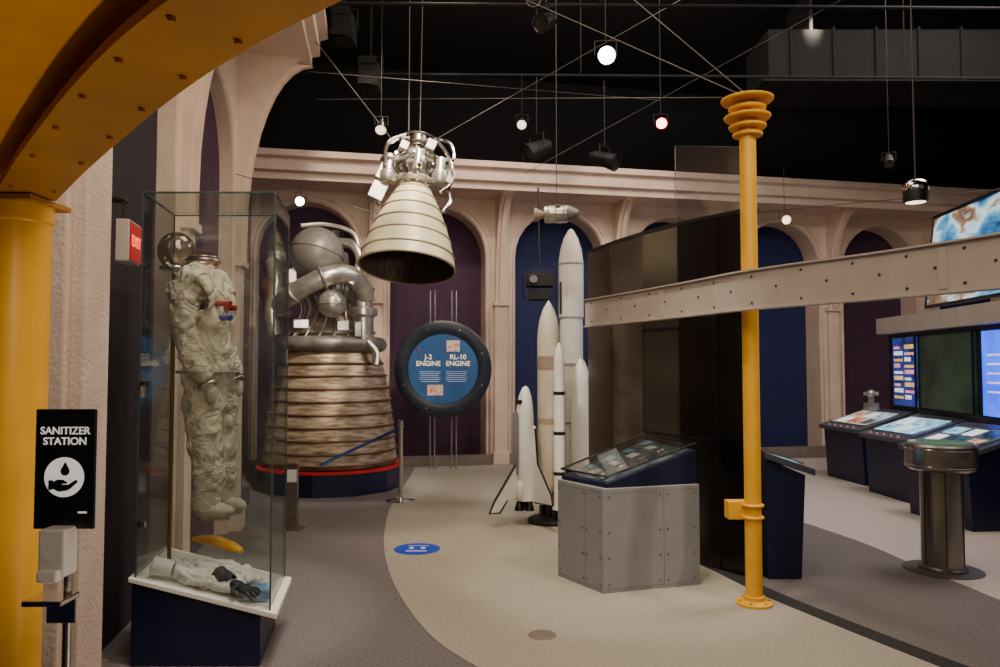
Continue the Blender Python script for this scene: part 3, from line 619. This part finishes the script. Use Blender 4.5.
# ---------------- curved dark panel wall
kw=thing('curved_partition',(0,0,0),'tall curved partition of glossy dark brown panels','partition')
kp=[(.92,7.75),(1.08,7.15),(1.28,6.62),(1.49,6.18),(1.72,5.83),(1.90,5.58)]
pm=[mat('panel_brown','4c3e34',.2,metal=.5,var=.3,scale=1.5),mat('panel_bronze','5c5046',.22,metal=.5,var=.3,scale=1.5),mat('panel_grey','565049',.25,metal=.4,var=.15,scale=2),mat('panel_dark','1c1816',.2,var=.2,scale=2),mat('panel_darker','151210',.2,var=.2,scale=2)]
for i in range(5):
    A=Vector((*kp[i],0)); C=Vector((*kp[i+1],0)); t=(C-A).normalized(); nrm=Vector((-t.y,t.x,0))
    A2=A+t*.006; C2=C-t*.006
    b=B(); b.prism([(A2.x,A2.y),(C2.x,C2.y),(C2.x+nrm.x*.1,C2.y+nrm.y*.1),(A2.x+nrm.x*.1,A2.y+nrm.y*.1)],.0,2.77); b.make('panel',pm[i],kw,smooth=False,bevel=.004)
    if i in (2,3):
        for z in (1.0,1.9):
            b=B(); b.prism([(A2.x-nrm.x*.004,A2.y-nrm.y*.004),(C2.x-nrm.x*.004,C2.y-nrm.y*.004),(C2.x,C2.y),(A2.x,A2.y)],z,z+.02); b.make('panel_trim',BLK,kw,smooth=False)
b=B(); b.strip(kp,[(0.0,2.77),(.12,2.77),(.12,2.8),(0,2.8)],4); b.make('top_rail',BLK,kw,smooth=False)
b=B(); b.prism([(1.50,6.28),(1.97,5.72),(1.976,5.724),(1.506,6.284)],2.8,[3.48,3.3,3.3,3.48]); gf=b.make('glass_fin',GLASS2,smooth=False,label='upright clear glass sheet on top of the partition',cat='glass panel')
b=B(); b.tube([(1.50,6.28,2.8),(1.50,6.28,3.48),(1.97,5.72,3.3),(1.97,5.72,2.8)],.004,5); b.make('glass_edge',EDGE,gf)

# ---------------- yellow post
PX=1.70
yp=thing('yellow_post',(PX,5.02,0),'yellow steel post with stacked ring cap and round base','post')
b=B(); b.lathe([(0,0),(.12,0),(.12,.02),(.07,.035),(.07,.06),(.055,.065),(.055,3.3),(0,3.3)],n=32); b.make('shaft',YEL,yp)
for z,r in ((3.42,.175),(3.36,.125),(3.30,.155),(3.235,.125),(3.18,.10)):
    b=B(); b.lathe([(0,-.012),(r*.96,-.012),(r,-.004),(r,.006),(r*.5,.014),(0,.014)],(0,0,z),36); b.make('ring_plate',YEL,yp)
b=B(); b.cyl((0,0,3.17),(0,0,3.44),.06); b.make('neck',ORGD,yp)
b=B(); b.box((-.08,.06,.62),(.16,.1,.12)); b.torus((0,0,.66),.062,.012); b.torus((0,0,.58),.062,.012); b.make('clamp',YEL,yp,bevel=.006)
for i in range(6):
    a=R(60*i); b=B(); b.cyl((.095*math.cos(a),.095*math.sin(a),.018),(.095*math.cos(a),.095*math.sin(a),.032),.01,n=6); b.make('bolt',ORGD,yp)

# ---------------- grey ring beam
bm_=thing('ring_beam',(0,0,0),'long curved light grey steel beam with rivets, held by yellow post','beam')
bp=[(.80,6.95),(1.02,6.4),(1.22,5.88),(1.41,5.35),(1.56,4.88),(1.78,4.45),(2.0,4.1),(2.18,3.75),(2.33,3.4),(2.45,3.0),(2.52,2.6)]
BG=mat('beam_grey','b8aea4',.5,var=.06)
b=B(); b.strip(bp,sp(0,.02,1.965,2.205),5); wb=b.make('web',BG,bm_)
b=B(); b.strip(bp,sp(-.02,.06,1.955,1.965),5); b.make('flange',BG,bm_)
b=B(); b.strip(bp,sp(-.02,.06,2.205,2.215),5); b.make('flange',BG,bm_)
BP=catmull([(*p,0) for p in bp],10); rv=None
for i in range(3,len(BP)-1,4):
    t=(BP[i+1]-BP[i-1]).normalized(); l=Vector((-t.y,t.x,0)); p=BP[i]-l*.002
    for z in ((2.17,2.0) if i%8==3 else (2.09,)):
        if rv is None: b=B(); b.sph((0,0,0),.008,10); rv=b.make('rivet',DSTEEL,wb,loc=(p.x,p.y,z))
        else: r2=rv.copy(); col.objects.link(r2); r2.location=(p.x,p.y,z)
for i in (22,72):
    p=BP[i]; t=(BP[i+1]-BP[i-1]).normalized(); b=B(); b.box((p.x,p.y,2.085),(.012,.05,.21),rz=math.atan2(t.y,t.x)+math.pi/2); b.make('splice_plate',BG,wb,smooth=False)

# ---------------- consoles
def pic(nm,a,c,e=.9): return screenmat(nm,[a,c],9,e,.4,.6)
PICS=[pic('pic_sky','3c88bc','b8dcec'),pic('pic_rock','9c6a48','d8b890',.7),pic('pic_dark','182838','3c5870',.6),pic('pic_white','dcdcd8','f4f4f0',.9),pic('pic_red','a83c2c','d88868',.7),pic('pic_teal','4c9cb0','a8d8dc',1.)]
SCR=[pic('scr_grey','a8a8a4','c8c8c4',.5),pic('scr_blue','68b0d8','b0dcf0',1.0),pic('scr_slate','34424c','56666e',.5)]
def console(loc,rz,w,d,zf,zb,scr,lab,order,grp='control consoles'):
    c=thing('control_console',loc,lab,'control console',rot=(0,0,rz),group=grp)
    b=B(); b.xprism([(.08,0),(d,0),(d,zb-.05),(.04,zf-.05)],-w/2+.04,w/2-.04); b.make('body',NAVY,c,smooth=False,bevel=.006)
    b=B(); b.xprism([(-.02,zf-.05),(d+.02,zb-.05),(d+.02,zb),(-.02,zf)],-w/2,w/2); b.make('counter',mat('counter_edge','4a4e5a',.35),c,smooth=False,bevel=.006)
    s_=math.atan2(zb-zf,d+.04)
    b=B(); b.box((0,0,0),(w*.84,d*.72,.006)); so=b.make('screen',scr,c,smooth=False,loc=(0,d*.5,(zf+zb)/2+.006),rot=(s_,0,0))
    j=0
    for iy in range(2):
        for ix in range(3):
            ww=w*.84*(.26 if (ix+iy)%2 else .2); hh=d*.72*.34
            b=B(); b.box((w*.84*(-.31+.31*ix),d*.72*(-.22+.44*iy),.005),(ww,hh,.003)); b.make('picture',PICS[order[j%len(order)]],so,smooth=False); j+=1
    for i in range(5): b=B(); b.cyl((-w*.3+i*w*.15,0,0),(-w*.3+i*w*.15,0,.018),.014,n=12); b.make('button',mat('btn','c83020',.4,hex2='d8d8d8',scale=3,em=.3),c,loc=(0,.03,zf+.012),rot=(s_,0,0))
    b=B(); b.tube([(-w*.42,-d*.36,.004),(w*.42,-d*.36,.004),(w*.42,d*.36,.004),(-w*.42,d*.36,.004)],.008,6,closed=True); b.make('screen_frame',STEEL,so)
    return c
console((4.70,10.3,0),R(-84),1.0,.75,.74,.98,SCR[0],'navy console with white and red illustrated sloped screen',[3,4,2,1,3,0])
console((4.62,9.0,0),R(-86),.95,.75,.74,.98,SCR[1],'navy console with bright blue sloped touch screen',[0,3,5,3,0,5])
console((4.40,7.6,0),R(-84),1.0,.75,.74,.98,SCR[2],'navy console with grey and white sloped screen',[3,2,1,5,3,2])
console((2.33,5.95,0),R(92),.75,.34,.82,.95,SCR[1],'narrow navy console with blue screen beside the partition',[0,3,5],grp='partition consoles')
tm=thing('tabletop_model',(5.2,10.4,.97),'small silver model standing on the console','model')
b=B(); b.box((0,0,.05),(.16,.12,.1)); b.box((0,0,.14),(.06,.05,.1)); b.make('stand',SIL,tm)
b=B(); b.sph((0,0,.23),.06,16); b.box((0,0,.23),(.2,.03,.05)); b.make('craft',SIL,tm)
mw=thing('monitor_wall',(0,0,0),'curved dark screen wall with grey fascia above the consoles','monitor wall')
wl=[(5.62,10.7),(5.53,10.1),(5.47,9.4),(5.4,8.7),(5.32,8.0),(5.24,7.3),(5.14,6.5),(5.0,5.7)]
b=B(); b.strip(wl,sp(0,.15,0,2.05),4); b.make('backing',mat('wall_charcoal','232429',.4),mw)
b=B(); b.strip([(5.42,10.65)]+[(x-.16,y) for x,y in wl[1:]],sp(0,.3,2.04,2.26),4); b.make('fascia',BG,mw)
def wx(y):
    for i in range(len(wl)-1):
        if wl[i][1]>=y>=wl[i+1][1]:
            t=(wl[i][1]-y)/(wl[i][1]-wl[i+1][1]); return wl[i][0]+(wl[i+1][0]-wl[i][0])*t
    return wl[-1][0]
for q0,(ya,yb,sm) in enumerate(((10.45,9.72,screenmat('m_a',['1c2450','34408c','283068'],5,.9)),(9.62,8.32,screenmat('m_c',['18281e','2c4430'],2,.35)),(8.14,7.2,screenmat('m_d',['1438e0','3060ff','1c44f0'],2,2.0)),(7.05,6.2,screenmat('m_c',[],2)))):
    A=Vector((wx(ya),ya,0)); C=Vector((wx(yb),yb,0))
    t=(C-A).normalized(); r_=Vector((t.y,-t.x,0))
    def slab(Pa,Pc,z0,z1,off0,off1,nm,mt_,par):
        b=B(); b.prism([(Pa.x+r_.x*off1,Pa.y+r_.y*off1),(Pc.x+r_.x*off1,Pc.y+r_.y*off1),(Pc.x+r_.x*off0,Pc.y+r_.y*off0),(Pa.x+r_.x*off0,Pa.y+r_.y*off0)],z0,z1); return b.make(nm,mt_,par,smooth=False)
    mo=slab(A,C,1.04,1.98,-.02,.04,'monitor',sm,mw)
    A2=A+r_*.045; C2=C+r_*.045
    b=B(); b.tube([(A2.x,A2.y,1.04),(C2.x,C2.y,1.04),(C2.x,C2.y,1.98),(A2.x,A2.y,1.98)],.014,6,closed=True); b.make('bezel',BLK,mo)
    if q0==0:
        for j in range(9):
            for c_ in range(2):
                fa=.08+.46*c_; fb=fa+(.38 if (j+c_)%3 else .26)
                slab(A.lerp(C,fa),A.lerp(C,fb),1.82-.085*j,1.82-.085*j+(.055 if (j+c_)%2 else .035),.04,.043,'caption_block',(pic('blk_pink','d87890','e8a8a8',1.),pic('blk_gold','d8a848','e8c878',1.),pic('blk_white','d8d4dc','f0ecf0',1.))[(j*2+c_)%3],mo)
    if q0==2:
        for j in range(5): slab(A.lerp(C,.12),A.lerp(C,.5+.07*(j%3)),1.7-.1*j,1.72-.1*j,.04,.043,'caption_block',MATS['blk_white'],mo)
bs=thing('planet_screen',(0,0,0),'large projection screen showing a blue and brown planet surface','projection screen')
PL=screenmat('planet',['123458','2a6ca0','5aa0c4','c4dce4','8a7058','5c4434','a8b4b8'],2.0,1.1,.34,.68,(1,.6,1.4))
b=B()
sc1=[(5.40,9.35),(5.3,8.5),(5.22,7.8),(5.12,7.0),(5.0,6.2)]
P1=catmull([(*p,0) for p in sc1],4); m=len(P1)
vs=[(p.x,p.y,2.33) for p in P1]+[(p.x+.1,p.y-.05,3.46) for p in P1]
b.add(vs,[(i,i+1,m+i+1,m+i) for i in range(m-1)]); o=b.make('image_surface',PL,bs)
b=B(); b.tube([vs[0],vs[m-1],vs[2*m-1],vs[m]],.025,6,closed=True); b.make('screen_frame',BLK,bs)
b=B(); b.box((5.62,7.6,2.9),(.06,3.0,1.0),rz=R(-7)); b.make('screen_back',BLK,bs,smooth=False)
for p in ((5.5,8.8),(5.38,7.2)): b=B(); b.tube([(*p,2.26),(*p,2.4)],.02,6); b.make('foot',BLK,bs)

# ---------------- round table
tb=thing('round_kiosk',(3.46,5.85,0),'round brushed steel kiosk with green glass top on a pillar','kiosk')
b=B(); b.lathe([(0,0),(.28,0),(.28,.01),(0,.012)],n=40); b.make('floor_disc',mat('disc_dark_grey','4c4642',.6),tb)  # thin dark disc on the carpet around the pillar foot
b=B(); b.lathe([(0,.01),(.17,.01),(.17,.03),(.15,.04),(.15,.8),(0,.8)],n=40); pr=b.make('pillar',mat('pillar_steel','8c867e',.3,metal=.85,var=.1,scale=4),tb)
for i in range(6): a=R(60*i+10); b=B(); b.cyl((.151*math.cos(a),.151*math.sin(a),.05),(.151*math.cos(a),.151*math.sin(a),.8),.004,n=8); b.make('pillar_rib',DSTEEL,pr)
b=B(); b.lathe([(0,.78),(.22,.78),(.25,.8),(.25,.97),(.235,.985),(.2,.985),(0,.98)],n=48); b.make('drum',STEEL,tb)
b=B(); b.lathe([(0,.985),(.225,.985),(.225,.998),(0,1.0)],n=48); b.make('glass_disc',mat('green_glass','6a8c7c',.1,var=.2,scale=5,em=.2),tb)
for z in (.82,.95): b=B(); b.torus((0,0,z),.252,.006,48,6); b.make('trim_ring',CHROME,tb)

# ---------------- lamps
LAMP=mat('lamp_black','0c0c0c',.6)
def emis(nm,hexc,s): return mat(nm,hexc,.4,var=.02,em=s)
OFF=mat('lens_off','2a2826',.2)
def spotfix(loc,aim,s=1.,lens=None,lab='black ceiling spotlight',up=.3,hm=LAMP,power=0,color=(1,.85,.65)):
    f=thing('spotlight',loc,lab,'spotlight',group='ceiling spotlights')
    ax=(Vector(aim)-Vector(loc)).normalized()
    b=B(); b.lathe([(0,-.12*s),(.035*s,-.12*s),(.05*s,-.08*s),(.055*s,.02*s),(.065*s,.1*s),(.06*s,.1*s),(.05*s,.06*s),(0,.05*s)],n=24,axis=ax); hh=b.make('housing',hm,f)
    b=B(); b.lathe([(0,.075*s),(.055*s,.075*s),(.055*s,.085*s),(0,.092*s)],n=24,axis=ax); b.make('lens',lens or OFF,hh)
    sd=ax.cross(Vector((0,0,1))).normalized()*.075*s
    b=B(); b.tube([tuple(-sd),tuple(-sd+Vector((0,0,.1*s))),tuple(sd+Vector((0,0,.1*s))),tuple(sd)],.006*s,6); b.cyl((0,0,.1*s),(0,0,up),.004*s,n=8); b.make('yoke',LAMP,f)
    if power:
        l=bpy.data.lights.new('lamp','SPOT'); l.energy=power; l.color=color; l.spot_size=R(70); l.spot_blend=.6; l.shadow_soft_size=.05
        o=bpy.data.objects.new('lamp',l); col.objects.link(o); o.location=Vector(loc)+ax*.14*s; o.rotation_euler=ax.to_track_quat('-Z','Y').to_euler()
    return f
spotfix((1.03,7.1,4.62),(.7,0,1.6),1.4,emis('lens_bright','fff2cc',80),'bright white ceiling spotlight aimed at the entrance',2.1,power=60)
spotfix((1.78,8.1,4.28),(1.2,0,1.4),1.0,emis('lens_red','ff1020',60),'glowing red ceiling spotlight',2.4,power=25,color=(1,.1,.1))
spotfix((.42,6.6,4.72),(-1,4,3),1.3,None,'chrome ceiling spotlight pointing down',2.0,CHROME)
spotfix((.36,6.75,5.0),(-1,4,4),1.2,None,'chrome ceiling spotlight pointing down',1.7,CHROME)
spotfix((-1.22,7.5,4.06),(-1,5,1),.9,emis('lens_warm','ffe8c0',2.5),'small chrome spotlight beside the hanging engine',2.6,CHROME)
spotfix((.27,9.0,4.58),(0,5,2),1.0,emis('lens_warm','ffe8c0',4),'small black spotlight on the lighting pipe',.6)
spotfix((.45,9.0,4.25),(-1,8,3.4),1.8,None,'long black theatre spotlight below the pipe',.9)
spotfix((3.95,10.2,3.62),(3.5,4,2),1.0,emis('lens_warm','ffe8c0',4),'small spotlight under the eave',.7,CHROME)
spotfix((-2.85,10.5,3.95),(-2,2,1.2),1.1,emis('lens_mid','fff0d0',30),'small bright spotlight under the eave',.3)
spotfix((4.25,8.0,3.83),(3,5,1),.9,None,'small black spotlight on a cable',2.8)
spotfix((1.3,9.1,4.15),(2.8,8,3.4),1.7,None,'large black theatre spotlight below the pipe',1.0)
pn=thing('pendant_lamp',(3.40,6.0,3.02),'chrome and black cylindrical lamp hanging on a cable','pendant lamp')
b=B(); b.lathe([(0,-.09),(.09,-.09),(.095,-.06),(.095,.0),(.085,.01),(0,.01)],n=28); b.make('shade',BLK,pn)
b=B(); b.lathe([(.097,.0),(.1,.01),(.1,.05),(.08,.08),(.03,.1),(0,.1)],n=28); b.make('canopy',CHROME,pn)
b=B(); b.lathe([(0,-.092),(.075,-.092),(0,-.1)],n=28); b.make('bulb_glass',emis('bulb_soft','fff0d0',3),pn)
b=B(); b.cyl((0,0,.1),(0,0,3.68),.007,n=6); b.make('hanging_cable',WIRE,pn)
for p in ((-1.62,7.6,5.1),(-1.42,8.0,4.75)):
    f=thing('stage_light',p,'large black stage light hung from the ceiling','stage light',group='stage lights')
    b=B(); b.box((0,0,0),(.2,.26,.26)); b.cyl((0,-.13,0),(0,-.22,0),.1); b.box((0,-.23,.11),(.2,.01,.08)); b.box((0,-.23,-.11),(.2,.01,.08)); b.make('body',DK,f,bevel=.01)
    b=B(); b.tube([(-.13,0,0),(-.13,0,.22),(.13,0,.22),(.13,0,0)],.012,6); b.cyl((0,0,.22),(0,0,6.7-p[2]),.012); b.make('yoke',DK,f)

PT_=(PX,5.02,3.44)
cable(PT_,(-1.4,8.6,6.7)); cable((PX+.02,5.02,3.44),(-.3,7.3,6.7)); cable((-.75,7.75,3.95),(3.6,8.4,6.7)); cable((PX-.05,5.02,3.44),(-1.82,7.2,4.22),.003)
cable((-1.9,7.2,4.9),(-1.1,7.5,3.9),.005); cable((2.9,9.6,3.55),(5.0,5.0,2.95),.005); cable((-2.5,6.9,3.4),(-1.2,7.3,3.1),.004)
cable((-1.9,7.2,4.5),(1.75,8.0,4.5),.003); cable((3.9,8.0,6.7),(6.6,6.5,4.6),.005); cable((.3,9.2,4.0),(5.0,9.6,6.7),.004)

# ---------------- lights
def area(loc,aim,size,power,color,sy=None):
    l=bpy.data.lights.new('area','AREA'); l.energy=power; l.color=color; l.size=size
    if sy: l.shape='RECTANGLE'; l.size_y=sy
    o=bpy.data.objects.new('area_light',l); col.objects.link(o); o.location=loc
    o.rotation_euler=(Vector(aim)-Vector(loc)).to_track_quat('-Z','Y').to_euler(); return o
def spot(loc,aim,ang,power,color,soft=.08,blend=.5):
    l=bpy.data.lights.new('spot','SPOT'); l.energy=power; l.color=color; l.spot_size=R(ang); l.spot_blend=blend; l.shadow_soft_size=soft
    o=bpy.data.objects.new('spot_light',l); col.objects.link(o); o.location=loc
    o.rotation_euler=(Vector(aim)-Vector(loc)).to_track_quat('-Z','Y').to_euler(); return o
WARM=(1,.83,.64); PINK=(1,.87,.8); NEU=(1,.93,.85)
area((.3,5.5,6.4),(.3,6.5,0),2.5,130,WARM)
area((5.5,7.5,6.5),(4.5,9,0),3,430,PINK)
area((1.5,8.2,6.5),(2.5,12.5,2.5),5,150,PINK,1)
area((-.5,2.2,4.6),(-1.5,7,2),1.5,60,WARM)
area((1.5,.5,4.2),(2,6,1),2,70,WARM)
# wall grazers on the piers of the back wall
for i,x in enumerate((-1.9,.1,2.1,4.2,6.4)):
    spot((x,9.2+.2*x*.5,6.3),(x,12.1+.21*x,2.8),46,230,WARM)
spot((0,4.6,6.3),(.1,5.2,0),50,420,WARM,.2)
spot((-.6,7.2,6.3),(-.2,8.4,0),44,320,WARM,.2)
spot((.5,5.0,6.3),(-.95,7.6,3.0),22,700,NEU)
spot((-.3,5.5,6.0),(-2.2,9.7,2.0),30,1400,WARM)
spot((-.9,5.0,2.6),(-2.3,9.9,2.8),26,140,NEU)
spot((-.5,3.2,5.2),(-1.7,4.4,1.3),30,420,NEU)
spot((-1.0,4.6,5.6),(.5,7.8,1.6),22,600,NEU)
spot((-.6,8.0,6.3),(-.9,11.4,1.6),20,300,NEU)
spot((.2,3.4,6.0),(.9,5.4,.6),26,380,NEU)
spot((3.5,2.5,5.5),(1.7,5,2.2),28,430,WARM)
spot((-.4,.2,3.9),(-1.9,3.2,1.8),50,80,WARM)
spot((.1,1.4,.4),(-.7,1.2,2.1),90,38,WARM)
spot((-.4,.5,1.9),(-1.1,1.7,1.2),60,16,WARM)
w=bpy.data.worlds.new('w'); scene.world=w; w.use_nodes=True; w.node_tree.nodes['Background'].inputs[0].default_value=(1,.86,.74,1); w.node_tree.nodes['Background'].inputs[1].default_value=.1
cam=bpy.data.cameras.new('cam'); co=bpy.data.objects.new('camera',cam); col.objects.link(co); scene.camera=co
co.location=(0,0,1.6); co.rotation_euler=(R(92.44),0,0); cam.sensor_width=36; cam.lens=26.64; cam.clip_start=.05
